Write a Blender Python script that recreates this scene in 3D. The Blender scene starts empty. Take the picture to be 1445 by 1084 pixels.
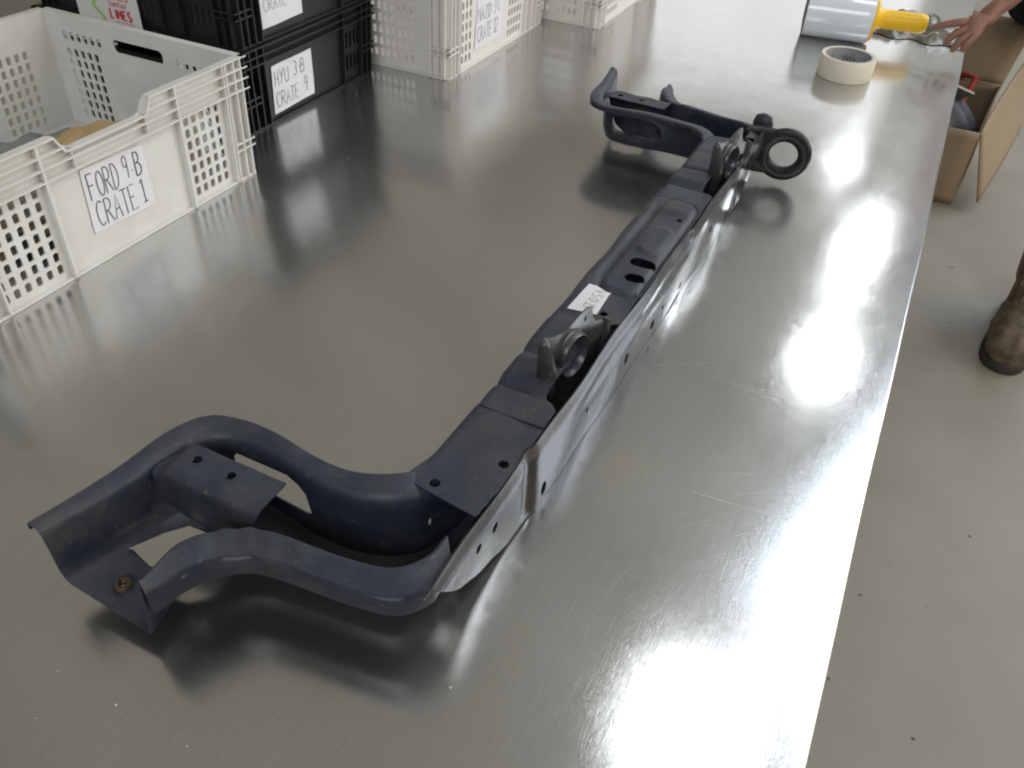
import bpy, bmesh, math, random
import numpy as np
from mathutils import Vector, Matrix
from mathutils.geometry import delaunay_2d_cdt
random.seed(4)
S = bpy.context.scene
COL = S.collection
R_ = math.radians

# ------------------------------------------------------------------ camera
cam = bpy.data.objects.new('camera', bpy.data.cameras.new('camera'))
COL.objects.link(cam)
cam.data.sensor_width = 36.0
cam.data.lens = 1180 / 1445 * 36
cam.data.clip_start = 0.02
cam.data.clip_end = 200
_r, _d, _f = (.8960, .4427, .0448), (.3157, -.5623, -.7648), (-.3126, .6985, -.6431)
_m = Matrix(((_r[0], -_d[0], -_f[0], 0), (_r[1], -_d[1], -_f[1], 0), (_r[2], -_d[2], -_f[2], .7), (0, 0, 0, 1)))
cam.matrix_world = _m
S.camera = cam

# ------------------------------------------------------------------ light (a workshop: lamps, plus background streaks added for the bench to reflect)
W = bpy.data.worlds.new('World')
S.world = W
W.use_nodes = True
_nt = W.node_tree
_bg = _nt.nodes['Background']
_bg.inputs[1].default_value = .98
_tc = _nt.nodes.new('ShaderNodeTexCoord')
_mp = _nt.nodes.new('ShaderNodeMapping')
_mp.inputs['Scale'].default_value = (7.5, 7.5, .9)
_nz = _nt.nodes.new('ShaderNodeTexNoise')
_nz.inputs['Scale'].default_value = 1.6
_nz.inputs['Detail'].default_value = 5
_nz.inputs['Roughness'].default_value = .62
_cr = _nt.nodes.new('ShaderNodeValToRGB')
_cr.color_ramp.elements[0].position = .36
_cr.color_ramp.elements[1].position = .64
_cr.color_ramp.elements[0].color = (.115, .108, .088, 1)
_cr.color_ramp.elements[1].color = (.325, .308, .255, 1)
for _a, _b in ((_tc.outputs['Generated'], _mp.inputs['Vector']), (_mp.outputs['Vector'], _nz.inputs['Vector']), (_nz.outputs['Fac'], _cr.inputs['Fac']), (_cr.outputs['Color'], _bg.inputs[0])):
    _nt.links.new(_a, _b)
S.view_settings.view_transform = 'Standard'
S.view_settings.look = 'None'
S.view_settings.exposure = .25
S.view_settings.gamma = 1
S.cycles.pixel_filter_type = 'BLACKMAN_HARRIS'
S.cycles.filter_width = 2.1


def area(name, loc, target, sx, sy, power, color=(1, 1, 1), shape='RECTANGLE'):
    l = bpy.data.lights.new(name, 'AREA')
    l.shape = shape
    l.size = sx
    l.size_y = sy
    l.energy = power
    l.color = color
    o = bpy.data.objects.new(name, l)
    COL.objects.link(o)
    o.location = loc
    o.rotation_euler = (Vector(target) - Vector(loc)).to_track_quat('-Z', 'Y').to_euler()
    return o


# a row of high bay lamps running along the bench, and skylights beside them
for (x, y, p, sz) in ((.46, 1.95, 10.5, .70), (.54, 4.85, 11, .46), (.52, 6.4, 15, .46), (-.20, 7.9, 7, .40)):
    area('high_bay_lamp', (x, y, 2.55), (x, y, 0), sz, sz, p, (.90, .95, 1), 'DISK')
area('right_fill', (3.6, 2.2, 1.5), (-.3, 1.0, .1), 5.0, 1.6, 88, (1, .92, .79))  # added warm fill from the right for the beam facets and crate fronts
area('skylight', (3.7, 6.6, 3.2), (3.1, 5.4, 0), 2.6, 6.6, 260, (.76, .87, 1))
area('far_fill', (-2.5, 11, 2.2), (-.5, 1, 0), 5, 2.4, 36, (.93, .96, 1))  # added fill far ahead, for the bench and top plate to reflect
area('rear_fill', (.6, -3.0, 2.6), (-.8, .9, 0), 3.0, 1.4, 75, (.84, .91, 1))  # added cool fill behind the camera, lifts the crate walls


# ------------------------------------------------------------------ materials
def mat(name, color, rough=.5, metal=0., spec=.5, noise=None, bump=None, coat=0., fn=None):
    """noise=(scale, amount, colour2)  bump=(scale, strength)"""
    m = bpy.data.materials.new(name)
    m.use_nodes = True
    nt = m.node_tree
    b = nt.nodes['Principled BSDF']
    b.inputs['Base Color'].default_value = (*color, 1)
    b.inputs['Roughness'].default_value = rough
    b.inputs['Metallic'].default_value = metal
    b.inputs['Specular IOR Level'].default_value = spec
    b.inputs['IOR'].default_value = 1.45
    b.inputs['Coat Weight'].default_value = coat
    tc = nt.nodes.new('ShaderNodeTexCoord')
    if noise:
        n = nt.nodes.new('ShaderNodeTexNoise')
        n.inputs['Scale'].default_value = noise[0]
        n.inputs['Detail'].default_value = 8
        n.inputs['Roughness'].default_value = .65
        nt.links.new(tc.outputs['Object'], n.inputs['Vector'])
        cr = nt.nodes.new('ShaderNodeValToRGB')
        cr.color_ramp.elements[0].position = .5 - noise[1]
        cr.color_ramp.elements[1].position = .5 + noise[1]
        cr.color_ramp.elements[0].color = (*color, 1)
        cr.color_ramp.elements[1].color = (*noise[2], 1)
        nt.links.new(n.outputs['Fac'], cr.inputs['Fac'])
        nt.links.new(cr.outputs['Color'], b.inputs['Base Color'])
    if bump:
        n2 = nt.nodes.new('ShaderNodeTexNoise')
        n2.inputs['Scale'].default_value = bump[0]
        n2.inputs['Detail'].default_value = 5
        nt.links.new(tc.outputs['Object'], n2.inputs['Vector'])
        bp = nt.nodes.new('ShaderNodeBump')
        bp.inputs['Strength'].default_value = bump[1]
        bp.inputs['Distance'].default_value = .002
        nt.links.new(n2.outputs['Fac'], bp.inputs['Height'])
        nt.links.new(bp.outputs['Normal'], b.inputs['Normal'])
    if fn:
        fn(nt, b, tc)
    return m


def N(nt, t, **kw):
    n = nt.nodes.new(t)
    for k, v in kw.items():
        setattr(n, k, v)
    return n


def steel():
    """worn brushed stainless sheet: a sharp and a wide lobe, brushed along the bench"""
    m = bpy.data.materials.new('brushed_stainless_steel')
    m.use_nodes = True
    nt = m.node_tree
    L = nt.links.new
    b = nt.nodes['Principled BSDF']
    out = nt.nodes['Material Output']
    tc = N(nt, 'ShaderNodeTexCoord')

    def noise(scale3, scale, detail=4, rough=.6):
        mp = N(nt, 'ShaderNodeMapping')
        mp.inputs['Scale'].default_value = scale3
        L(tc.outputs['Object'], mp.inputs['Vector'])
        n = N(nt, 'ShaderNodeTexNoise')
        n.inputs['Scale'].default_value = scale
        n.inputs['Detail'].default_value = detail
        n.inputs['Roughness'].default_value = rough
        L(mp.outputs['Vector'], n.inputs['Vector'])
        return n
    brush = noise((90, 1.0, 1), 17, 7, .78)
    cloud = noise((1, 1, 1), 3.2, 6, .6)
    smear = noise((1, .5, 1), 22, 6, .7)

    def rng(src, a, b_, c, d):
        r = N(nt, 'ShaderNodeMapRange')
        for i, v in enumerate((a, b_, c, d)):
            r.inputs[i + 1].default_value = v
        L(src, r.inputs[0])
        return r.outputs[0]

    def math_(op, x, y):
        q = N(nt, 'ShaderNodeMath', operation=op)
        for i, s in enumerate((x, y)):
            if isinstance(s, (int, float)):
                q.inputs[i].default_value = s
            else:
                L(s, q.inputs[i])
        return q.outputs[0]
    # swirled wipe marks: noise drawn out along circles round two centres
    marks = None
    for (sx, sy) in ((.16, .34), (-.05, 1.3)):
        mp = N(nt, 'ShaderNodeMapping')
        mp.inputs['Location'].default_value = (-sx, -sy, 0)
        L(tc.outputs['Object'], mp.inputs['Vector'])
        ln = N(nt, 'ShaderNodeVectorMath', operation='LENGTH')
        L(mp.outputs['Vector'], ln.inputs[0])
        gr = N(nt, 'ShaderNodeTexGradient', gradient_type='RADIAL')
        L(mp.outputs['Vector'], gr.inputs['Vector'])
        cx = N(nt, 'ShaderNodeCombineXYZ')
        L(math_('MULTIPLY', ln.outputs['Value'], 420), cx.inputs[0])
        L(math_('MULTIPLY', gr.outputs['Fac'], 26), cx.inputs[1])
        n = N(nt, 'ShaderNodeTexNoise')
        n.inputs['Scale'].default_value = 1
        n.inputs['Detail'].default_value = 3
        L(cx.outputs[0], n.inputs['Vector'])
        ring = rng(n.outputs['Fac'], .58, .74, 0, 1)
        marks = ring if marks is None else math_('MAXIMUM', marks, ring)
    mask = rng(noise((1, 1, 1), 5, 5, .7).outputs['Fac'], .45, .65, 0, 1)
    marks = math_('MULTIPLY', marks, mask)
    rough1 = math_('ADD', rng(cloud.outputs['Fac'], .3, .7, .090, .14), rng(smear.outputs['Fac'], .35, .7, -.012, .03))
    rough1 = math_('ADD', rough1, math_('MULTIPLY', marks, .14))
    rough1 = math_('ADD', rough1, rng(brush.outputs['Fac'], .3, .7, -.02, .025))
    rough1 = math_('ADD', rough1, rng(noise((1, 1, 1), 1.3, 6, .75).outputs['Fac'], .4, .7, 0, .05))
    L(rough1, b.inputs['Roughness'])
    cr = N(nt, 'ShaderNodeValToRGB')
    cr.color_ramp.elements[0].position = .3
    cr.color_ramp.elements[1].position = .7
    cr.color_ramp.elements[0].color = (.515, .51, .495, 1)
    cr.color_ramp.elements[1].color = (.665, .665, .665, 1)
    L(brush.outputs['Fac'], cr.inputs['Fac'])
    L(cr.outputs['Color'], b.inputs['Base Color'])
    b.inputs['Metallic'].default_value = 1
    bp = N(nt, 'ShaderNodeBump')
    bp.inputs['Strength'].default_value = .13
    bp.inputs['Distance'].default_value = .0006
    L(brush.outputs['Fac'], bp.inputs['Height'])
    bp2 = N(nt, 'ShaderNodeBump')
    bp2.inputs['Strength'].default_value = .12
    bp2.inputs['Distance'].default_value = .004
    L(noise((1, 1, 1), 5.5, 2, .5).outputs['Fac'], bp2.inputs['Height'])
    L(bp.outputs['Normal'], bp2.inputs['Normal'])
    L(bp2.outputs['Normal'], b.inputs['Normal'])
    b2 = N(nt, 'ShaderNodeBsdfPrincipled')
    b2.inputs['Metallic'].default_value = 1
    b2.inputs['Roughness'].default_value = .47
    L(cr.outputs['Color'], b2.inputs['Base Color'])
    L(bp2.outputs['Normal'], b2.inputs['Normal'])
    mx = N(nt, 'ShaderNodeMixShader')
    mx.inputs[0].default_value = .25
    L(b.outputs[0], mx.inputs[1])
    L(b2.outputs[0], mx.inputs[2])
    L(mx.outputs[0], out.inputs['Surface'])
    return m


def paint(name, gloss, dust, rough_top=.5, base=(.020, .024, .038), spec=.36):
    """dark dip paint; dust lies on the faces that look up and makes them matt"""
    def fn(nt, b, tc):
        L = nt.links.new
        g = N(nt, 'ShaderNodeNewGeometry')
        sp = N(nt, 'ShaderNodeSeparateXYZ')
        L(g.outputs['Normal'], sp.inputs[0])
        up = N(nt, 'ShaderNodeMapRange')
        up.inputs[1].default_value = .1
        up.inputs[2].default_value = .8
        L(sp.outputs['Z'], up.inputs[0])
        n = N(nt, 'ShaderNodeTexNoise')
        n.inputs['Scale'].default_value = 18
        n.inputs['Detail'].default_value = 9
        n.inputs['Roughness'].default_value = .72
        L(tc.outputs['Object'], n.inputs['Vector'])
        nr = N(nt, 'ShaderNodeMapRange')
        nr.inputs[1].default_value = .3
        nr.inputs[2].default_value = .75
        nr.inputs[3].default_value = .25
        nr.inputs[4].default_value = 1
        L(n.outputs['Fac'], nr.inputs[0])
        mu = N(nt, 'ShaderNodeMath', operation='MULTIPLY')
        L(up.outputs[0], mu.inputs[0])
        L(nr.outputs[0], mu.inputs[1])
        mc = N(nt, 'ShaderNodeMix', data_type='RGBA')
        mc.inputs['A'].default_value = (*base, 1)
        mc.inputs['B'].default_value = (*dust, 1)
        L(mu.outputs[0], mc.inputs['Factor'])
        # small pale grit and rust spots
        v = N(nt, 'ShaderNodeTexNoise')
        v.inputs['Scale'].default_value = 130
        v.inputs['Detail'].default_value = 3
        L(tc.outputs['Object'], v.inputs['Vector'])
        vr = N(nt, 'ShaderNodeMapRange')
        vr.inputs[1].default_value = .66
        vr.inputs[2].default_value = .76
        vr.inputs[4].default_value = .6
        L(v.outputs['Fac'], vr.inputs[0])
        m2 = N(nt, 'ShaderNodeMix', data_type='RGBA')
        L(vr.outputs[0], m2.inputs['Factor'])
        L(mc.outputs['Result'], m2.inputs['A'])
        m2.inputs['B'].default_value = (.16, .13, .10, 1)
        # broad brown grime
        w = N(nt, 'ShaderNodeTexNoise')
        w.inputs['Scale'].default_value = 9
        w.inputs['Detail'].default_value = 10
        w.inputs['Roughness'].default_value = .78
        L(tc.outputs['Object'], w.inputs['Vector'])
        wr = N(nt, 'ShaderNodeMapRange')
        wr.inputs[1].default_value = .47
        wr.inputs[2].default_value = .68
        wr.inputs[4].default_value = .6
        L(w.outputs['Fac'], wr.inputs[0])
        m3 = N(nt, 'ShaderNodeMix', data_type='RGBA')
        L(wr.outputs[0], m3.inputs['Factor'])
        L(m2.outputs['Result'], m3.inputs['A'])
        m3.inputs['B'].default_value = (.075, .062, .046, 1)
        L(m3.outputs['Result'], b.inputs['Base Color'])
        rr = N(nt, 'ShaderNodeMapRange')
        rr.inputs[3].default_value = gloss
        rr.inputs[4].default_value = rough_top
        L(up.outputs[0], rr.inputs[0])
        L(rr.outputs[0], b.inputs['Roughness'])
        n3 = N(nt, 'ShaderNodeTexNoise')
        n3.inputs['Scale'].default_value = 26
        n3.inputs['Detail'].default_value = 3
        L(tc.outputs['Object'], n3.inputs['Vector'])
        bp = N(nt, 'ShaderNodeBump')
        bp.inputs['Strength'].default_value = .35
        bp.inputs['Distance'].default_value = .0025
        L(n3.outputs['Fac'], bp.inputs['Height'])
        L(bp.outputs['Normal'], b.inputs['Normal'])
    return mat(name, base, .4, spec=spec, fn=fn)


M = {}
M['steel'] = steel()
M['paint'] = paint('dark_navy_dip_paint', .30, (.056, .062, .080))
M['paint_in'] = paint('dusty_dark_paint', .42, (.062, .058, .048), .6)
M['gloss'] = paint('glossy_black_paint', .14, (.050, .054, .066), .38, (.018, .017, .018), .16)
M['worn'] = paint('worn_glossy_bracket_paint', .22, (.085, .088, .095), .33, (.034, .035, .040), .6)
M['edge'] = mat('bare_metal_edge', (.42, .38, .33), .35, 1, noise=(60, .2, (.2, .16, .13)))
M['white_pl'] = mat('cream_white_plastic', (.68, .67, .64), .42, noise=(14, .18, (.60, .58, .53)), bump=(60, .08))
M['white_pl2'] = mat('white_plastic', (.72, .69, .65), .42, noise=(9, .25, (.66, .61, .56)), bump=(60, .08))
M['black_pl'] = mat('black_plastic', (.012, .012, .013), .42, 0, .28, noise=(14, .2, (.022, .022, .022)))
M['paper'] = mat('white_paper', (.74, .71, .73), .75, noise=(14, .3, (.68, .66, .68)), bump=(30, .15))
M['ink'] = mat('blue_black_ink', (.05, .05, .11), .6)
M['inkg'] = mat('grey_pencil_ink', (.16, .15, .17), .6)
M['floor'] = mat('painted_concrete', (.245, .220, .175), .55, noise=(3.5, .25, (.195, .174, .138)), bump=(80, .12))
M['card'] = mat('brown_cardboard', (.27, .195, .125), .75, noise=(5, .3, (.23, .16, .10)), bump=(70, .1))
M['tape'] = mat('cream_masking_tape', (.70, .645, .53), .55, noise=(30, .2, (.65, .59, .48)))
M['core'] = mat('grey_cardboard_core', (.30, .30, .31), .6)
M['coreprint'] = mat('dark_core_print', (.05, .05, .06), .6)
M['film'] = mat('clear_stretch_film', (.72, .75, .80), .14, coat=.6, bump=(25, .35))
M['filmcore'] = mat('brown_roll_core', (.20, .155, .12), .8)
M['yellow'] = mat('yellow_plastic', (.85, .50, .01), .35)
M['skin'] = mat('brown_skin', (.30, .155, .105), .5, noise=(25, .25, (.23, .11, .075)), bump=(90, .15))
M['boot'] = mat('worn_brown_leather', (.17, .12, .075), .7, noise=(40, .14, (.06, .042, .028)), bump=(45, 1.0))
M['sole'] = mat('dark_rubber_sole', (.035, .03, .026), .7)
M['lace'] = mat('tan_boot_lace', (.16, .11, .065), .8)
M['cloth'] = mat('black_cloth', (.012, .012, .014), .85)
M['hair'] = mat('black_hair', (.01, .008, .007), .6)
M['rag'] = mat('grey_cloth', (.05, .052, .06), .8, noise=(12, .3, (.085, .085, .095)), bump=(30, .4))
M['red'] = mat('red_plastic', (.30, .035, .025), .45)
M['plastic_bag'] = mat('dusty_grey_plastic_film', (.10, .095, .08), .25, noise=(18, .2, (.24, .23, .20)), bump=(60, 1.0))
M['kraft'] = mat('tan_paper', (.50, .34, .17), .7, noise=(16, .3, (.42, .27, .13)))
M['limebox'] = mat('white_printed_card', (.72, .70, .68), .5)
M['redink'] = mat('red_print', (.65, .05, .06), .5)
M['greenink'] = mat('lime_green_print', (.42, .58, .14), .5)
M['crumb'] = mat('pale_crumb', (.75, .74, .70), .6)
M['scratch'] = mat('bright_scratch', (.75, .75, .73), .42, 1)
M['brass'] = mat('rusty_brass', (.16, .13, .08), .45, .6, noise=(200, .2, (.10, .05, .03)))


# ------------------------------------------------------------------ helpers
def link(name, me, m=None, parent=None):
    o = bpy.data.objects.new(name, me)
    COL.objects.link(o)
    if m is not None:
        me.materials.append(M[m] if isinstance(m, str) else m)
    if parent is not None:
        o.parent = parent
    return o


def thing(name, label, cat, loc=(0, 0, 0), rz=0, group=None):
    o = bpy.data.objects.new(name, None)
    o.empty_display_size = .05
    COL.objects.link(o)
    o.location = loc
    o.rotation_euler = (0, 0, rz)
    return tag(o, label, cat, group)


def tag(o, label=None, cat=None, group=None, kind=None):
    if label:
        o['label'] = label
    if cat:
        o['category'] = cat
    if group:
        o['group'] = group
    if kind:
        o['kind'] = kind
    return o


def smooth(me, ang=35):
    me.polygons.foreach_set('use_smooth', [True] * len(me.polygons))
    me.update()
    me.set_sharp_from_angle(angle=R_(ang))


def from_bm(name, bm, m, parent=None, ang=35, doubles=True):
    if doubles:
        bmesh.ops.remove_doubles(bm, verts=bm.verts, dist=1e-6)
    bmesh.ops.recalc_face_normals(bm, faces=bm.faces)
    me = bpy.data.meshes.new(name)
    bm.to_mesh(me)
    bm.free()
    smooth(me, ang)
    return link(name, me, m, parent)


def box(bm, c, s, rot=None):
    r = bmesh.ops.create_cube(bm, size=1)
    mt = Matrix.Translation(c) @ (rot.to_4x4() if rot else Matrix.Identity(4)) @ Matrix.Diagonal((*s, 1))
    bmesh.ops.transform(bm, matrix=mt, verts=r['verts'])
    return r['verts']


def bbox(bm, x0, x1, y0, y1, z0, z1):
    return box(bm, ((x0 + x1) / 2, (y0 + y1) / 2, (z0 + z1) / 2), (x1 - x0, y1 - y0, z1 - z0))


def tube(bm, pts, rad, n=10, closed=False, cap=True):
    pts = [Vector(p) for p in pts]
    rads = rad if isinstance(rad, (list, tuple)) else [rad] * len(pts)
    rings = []
    k = len(pts)
    up = None
    for i, p in enumerate(pts):
        a = pts[(i - 1) % k] if (closed or i > 0) else pts[i]
        b = pts[(i + 1) % k] if (closed or i < k - 1) else pts[i]
        t = (b - a).normalized()
        if up is None:
            up = Vector((0, 0, 1)) if abs(t.z) < .9 else Vector((1, 0, 0))
        u = (up - t * up.dot(t)).normalized()
        up = u
        v = t.cross(u)
        rings.append([bm.verts.new(p + (u * math.cos(2 * math.pi * j / n) + v * math.sin(2 * math.pi * j / n)) * rads[i]) for j in range(n)])
    for i in range(k if closed else k - 1):
        A, B = rings[i], rings[(i + 1) % k]
        for j in range(n):
            bm.faces.new((A[j], A[(j + 1) % n], B[(j + 1) % n], B[j]))
    if cap and not closed:
        bm.faces.new(rings[0])
        bm.faces.new(rings[-1])


def lathe(bm, prof, n=40, axis='Z', loc=(0, 0, 0), closed=True):
    """prof: (r, h) points; closed profile loops"""
    rings = []
    for (r, h) in prof:
        ring = []
        for j in range(n):
            a = 2 * math.pi * j / n
            if axis == 'Z':
                p = (r * math.cos(a), r * math.sin(a), h)
            else:
                p = (h, r * math.cos(a), r * math.sin(a))
            ring.append(bm.verts.new(Vector(p) + Vector(loc)))
        rings.append(ring)
    k = len(rings)
    for i in range(k if closed else k - 1):
        A, B = rings[i], rings[(i + 1) % k]
        for j in range(n):
            bm.faces.new((A[j], A[(j + 1) % n], B[(j + 1) % n], B[j]))
    if not closed:
        bm.faces.new(rings[0])
        bm.faces.new(rings[-1])


def catmull(P, n):
    P = np.array(P, float)
    k = len(P)
    out = []
    for t in np.linspace(0, k - 1, n):
        i = min(int(t), k - 2)
        f = t - i
        p0 = P[max(i - 1, 0)]
        p1 = P[i]
        p2 = P[i + 1]
        p3 = P[min(i + 2, k - 1)]
        out.append(.5 * ((2 * p1) + (-p0 + p2) * f + (2 * p0 - 5 * p1 + 4 * p2 - p3) * f * f + (-p0 + 3 * p1 - 3 * p2 + p3) * f ** 3))
    return np.array(out)


def inside(P, poly):
    P = np.asarray(P)
    poly = np.asarray(poly)
    x, y = P[:, 0], P[:, 1]
    c = np.zeros(len(P), bool)
    j = len(poly) - 1
    for i in range(len(poly)):
        xi, yi = poly[i]
        xj, yj = poly[j]
        if yi != yj:
            c ^= ((yi > y) != (yj > y)) & (x < (xj - xi) * (y - yi) / (yj - yi) + xi)
        j = i
    return c


def resample(loop, step):
    out = []
    n = len(loop)
    for i in range(n):
        a = np.array(loop[i], float)
        b = np.array(loop[(i + 1) % n], float)
        k = max(1, int(math.ceil(np.linalg.norm(b - a) / step)))
        for j in range(k):
            out.append(tuple(a + (b - a) * j / k))
    return out


def circle(cx, cy, rx, ry=None, n=16, rot=0):
    ry = ry or rx
    return [(cx + rx * math.cos(t) * math.cos(rot) - ry * math.sin(t) * math.sin(rot), cy + rx * math.cos(t) * math.sin(rot) + ry * math.sin(t) * math.cos(rot))
            for t in [2 * math.pi * i / n for i in range(n)]]


def rrect(x0, x1, y0, y1, r, n=3):
    out = []
    for (cx, cy, a0) in ((x1 - r, y1 - r, 0), (x0 + r, y1 - r, 90), (x0 + r, y0 + r, 180), (x1 - r, y0 + r, 270)):
        for i in range(n + 1):
            a = R_(a0 + 90 * i / n)
            out.append((cx + r * math.cos(a), cy + r * math.sin(a)))
    return out


def sheet(name, outer, holes, step, mapf, thick, m, parent=None, ang=40, offset=0., gy=None, flip=False, rows=None):
    """flat outline with holes, triangulated on a grid, bent into place by mapf and given a thickness"""
    gy = gy or step
    outer_r = resample(outer, step)
    loops = [outer_r] + [list(h) for h in holes]
    pts, edges = [], []
    for lp in loops:
        b0 = len(pts)
        pts += [tuple(p) for p in lp]
        edges += [(b0 + i, b0 + (i + 1) % len(lp)) for i in range(len(lp))]
    o = np.array(outer_r)
    bnd = np.array(pts)
    xs = np.arange(o[:, 0].min() + step * .5, o[:, 0].max(), step)
    ys = np.arange(o[:, 1].min() + gy * .5, o[:, 1].max(), gy)
    if rows is not None:
        ys = np.array(rows)
    if len(xs) and len(ys):
        G = np.array([(x, y) for x in xs for y in ys])
        ok = inside(G, o)
        for h in holes:
            ok &= ~inside(G, h)
        G = G[ok]
        if len(G):
            d = np.min(np.hypot(G[:, None, 0] - bnd[None, :, 0], G[:, None, 1] - bnd[None, :, 1]), axis=1) if len(G) * len(bnd) < 6e7 else np.ones(len(G))
            pts += [tuple(p) for p in G[d > (.4 * min(step, gy) if rows is None else .0012)]]
    res = delaunay_2d_cdt([Vector(p) for p in pts], edges, [], 0, 1e-7)
    V2, F = res[0], res[2]
    C = np.array([np.mean([V2[i] for i in f], axis=0) for f in F])
    ok = inside(C, o)
    for h in holes:
        ok &= ~inside(C, h)
    V3 = [mapf(float(v[0]), float(v[1])) for v in V2]
    F = [tuple(f) for f, k in zip(F, ok) if k]
    if flip:
        F = [f[::-1] for f in F]
    me = bpy.data.meshes.new(name)
    me.from_pydata([tuple(v) for v in V3], [], F)
    me.update()
    bm = bmesh.new()
    bm.from_mesh(me)
    bmesh.ops.delete(bm, geom=[v for v in bm.verts if not v.link_faces], context='VERTS')
    bm.to_mesh(me)
    bm.free()
    ob = link(name, me, m, parent)
    if thick:
        md = ob.modifiers.new('s', 'SOLIDIFY')
        md.thickness = thick
        md.offset = offset
        bake(ob)
    smooth(ob.data, ang)
    return ob


def bake(ob):
    dg = bpy.context.evaluated_depsgraph_get()
    dg.update()
    ev = ob.evaluated_get(dg)
    me = bpy.data.meshes.new_from_object(ev, depsgraph=dg)
    ob.modifiers.clear()
    ob.data = me
    return ob


def ribbon(bm, pts, w, to3, lift=0.):
    """flat pen stroke along 2-D points"""
    P = [Vector(p) for p in pts]
    L, Rr = [], []
    for i, p in enumerate(P):
        t = (P[min(i + 1, len(P) - 1)] - P[max(i - 1, 0)])
        t = t.normalized() if t.length else Vector((1, 0))
        n = Vector((-t.y, t.x)) * w / 2
        L.append(bm.verts.new(to3(*(p + n))))
        Rr.append(bm.verts.new(to3(*(p - n))))
    for i in range(len(P) - 1):
        bm.faces.new((L[i], L[i + 1], Rr[i + 1], Rr[i]))


def arc(cx, cy, rx, ry, a0, a1, n=9):
    return [(cx + rx * math.cos(R_(a0 + (a1 - a0) * i / n)), cy + ry * math.sin(R_(a0 + (a1 - a0) * i / n))) for i in range(n + 1)]


FONT = {
    'F': [[(0, 0), (.03, 1)], [(.03, 1), (.55, .97)], [(.02, .55), (.45, .55)]],
    'O': [arc(.32, .5, .3, .48, 90, 450, 14)],
    'R': [[(0, 0), (.03, 1)], [(.03, 1)] + arc(.28, .75, .24, .24, 80, -80, 6) + [(.03, .5)], [(.2, .5), (.6, 0)]],
    'D': [[(0, 0), (.03, 1)], [(.03, 1)] + arc(.1, .5, .45, .5, 85, -85, 9) + [(0, 0)]],
    '9': [arc(.3, .73, .23, .25, 0, 360, 10) + [(.5, .4), (.42, 0)]],
    '.': [[(.1, .42), (.2, .42)]],
    'B': [[(0, 0), (.03, 1)], [(.03, 1)] + arc(.22, .77, .25, .22, 80, -80, 5) + [(.03, .54)] + arc(.25, .27, .3, .26, 80, -80, 6) + [(0, 0)]],
    'C': [arc(.36, .5, .33, .5, 50, 310, 11)],
    'A': [[(0, 0), (.3, 1), (.6, 0)], [(.12, .4), (.5, .4)]],
    'T': [[(.3, 0), (.3, 1)], [(0, 1), (.62, .98)]],
    'E': [[(.55, .97), (.03, 1), (0, 0), (.55, .02)], [(.02, .52), (.42, .52)]],
    '1': [[(.1, .85), (.28, 1), (.28, 0)], [(.08, 0), (.5, 0)]],
    'H': [[(0, 0), (.02, 1)], [(.5, 0), (.5, 1)], [(0, .5), (.5, .5)]],
    'Y': [[(0, 1), (.28, .5)], [(.56, 1), (.1, 0)]],
    'U': [[(0, 1), (0, .3)] + arc(.27, .28, .27, .28, 180, 360, 8) + [(.54, 1)]],
    '3': [arc(.25, .75, .25, .25, 130, -80, 7) + arc(.25, .27, .28, .27, 80, -140, 8)],
    '-': [[(.08, .48), (.38, .48)]],
    'M': [[(0, 0), (.05, 1), (.3, .4), (.58, 1), (.64, 0)]],
    'Z': [[(0, 1), (.52, 1), (0, 0), (.55, 0)]],
    '4': [[(.2, 1), (0, .4), (.55, .4)], [(.42, .8), (.4, 0)]],
    '2': [arc(.27, .72, .25, .27, 160, -30, 7) + [(0, 0), (.55, 0)]],
    '0': [arc(.28, .5, .26, .48, 90, 450, 12)],
    '5': [[(.5, 1), (.08, 1), (.05, .58)] + arc(.24, .3, .27, .3, 110, -130, 8)],
    'N': [[(0, 0), (0, 1), (.5, 0), (.5, 1)]],
    'I': [[(.15, 0), (.15, 1)]],
    'L': [[(.02, 1), (0, 0), (.45, 0)]],
    'S': [arc(.28, .74, .24, .25, 30, 270, 7) + arc(.28, .25, .25, .25, 90, -150, 7)],
    'J': [[(.4, 1), (.4, .25)] + arc(.2, .22, .2, .22, 0, -170, 5)],
    ' ': [],
}


def write(bm, text, x, y, h, w, to3, adv=.78, sx=1., jit=.03, slant=0.):
    for ch in text:
        a = adv * (.45 if ch in '.-I1' else 1) * (.7 if ch == ' ' else 1)
        dy = random.uniform(-jit, jit) * h
        for st in FONT[ch]:
            ribbon(bm, [(x + (px + slant * py) * h * sx, y + dy + py * h) for px, py in st], w, to3)
        x += a * h * sx
    return x


# ------------------------------------------------------------------ setting
bm = bmesh.new()
bbox(bm, -14, 14, -9, 20, -.74, -.7)
tag(from_bm('floor', bm, 'floor'), 'dull beige grey concrete floor with small dark specks', kind='structure')

bm = bmesh.new()
for _ in range(150):
    x, y, r = random.uniform(.15, 1.6), random.uniform(.4, 4.2), random.uniform(.0006, .0028)
    vs = bmesh.ops.create_icosphere(bm, subdivisions=1, radius=r)['verts']
    bmesh.ops.transform(bm, matrix=Matrix.Translation((x, y, -.7 + r * .2)) @ Matrix.Rotation(x * 50, 4, 'Z') @ Matrix.Diagonal((1.8, .8, .4, 1)), verts=vs)
tag(from_bm('floor_grit', bm, 'sole', doubles=False), 'small dark bits of grit on the concrete floor', 'grit', kind='stuff')

T = thing('steel_workbench', 'long stainless steel topped workbench with scratched brushed surface', 'table')


def edge_x(y):
    return .1065 - .0022 * max(0, y - 1.6) + .0008 * math.sin(y * 5.3 + 1) + .0005 * math.sin(y * 14)


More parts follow.
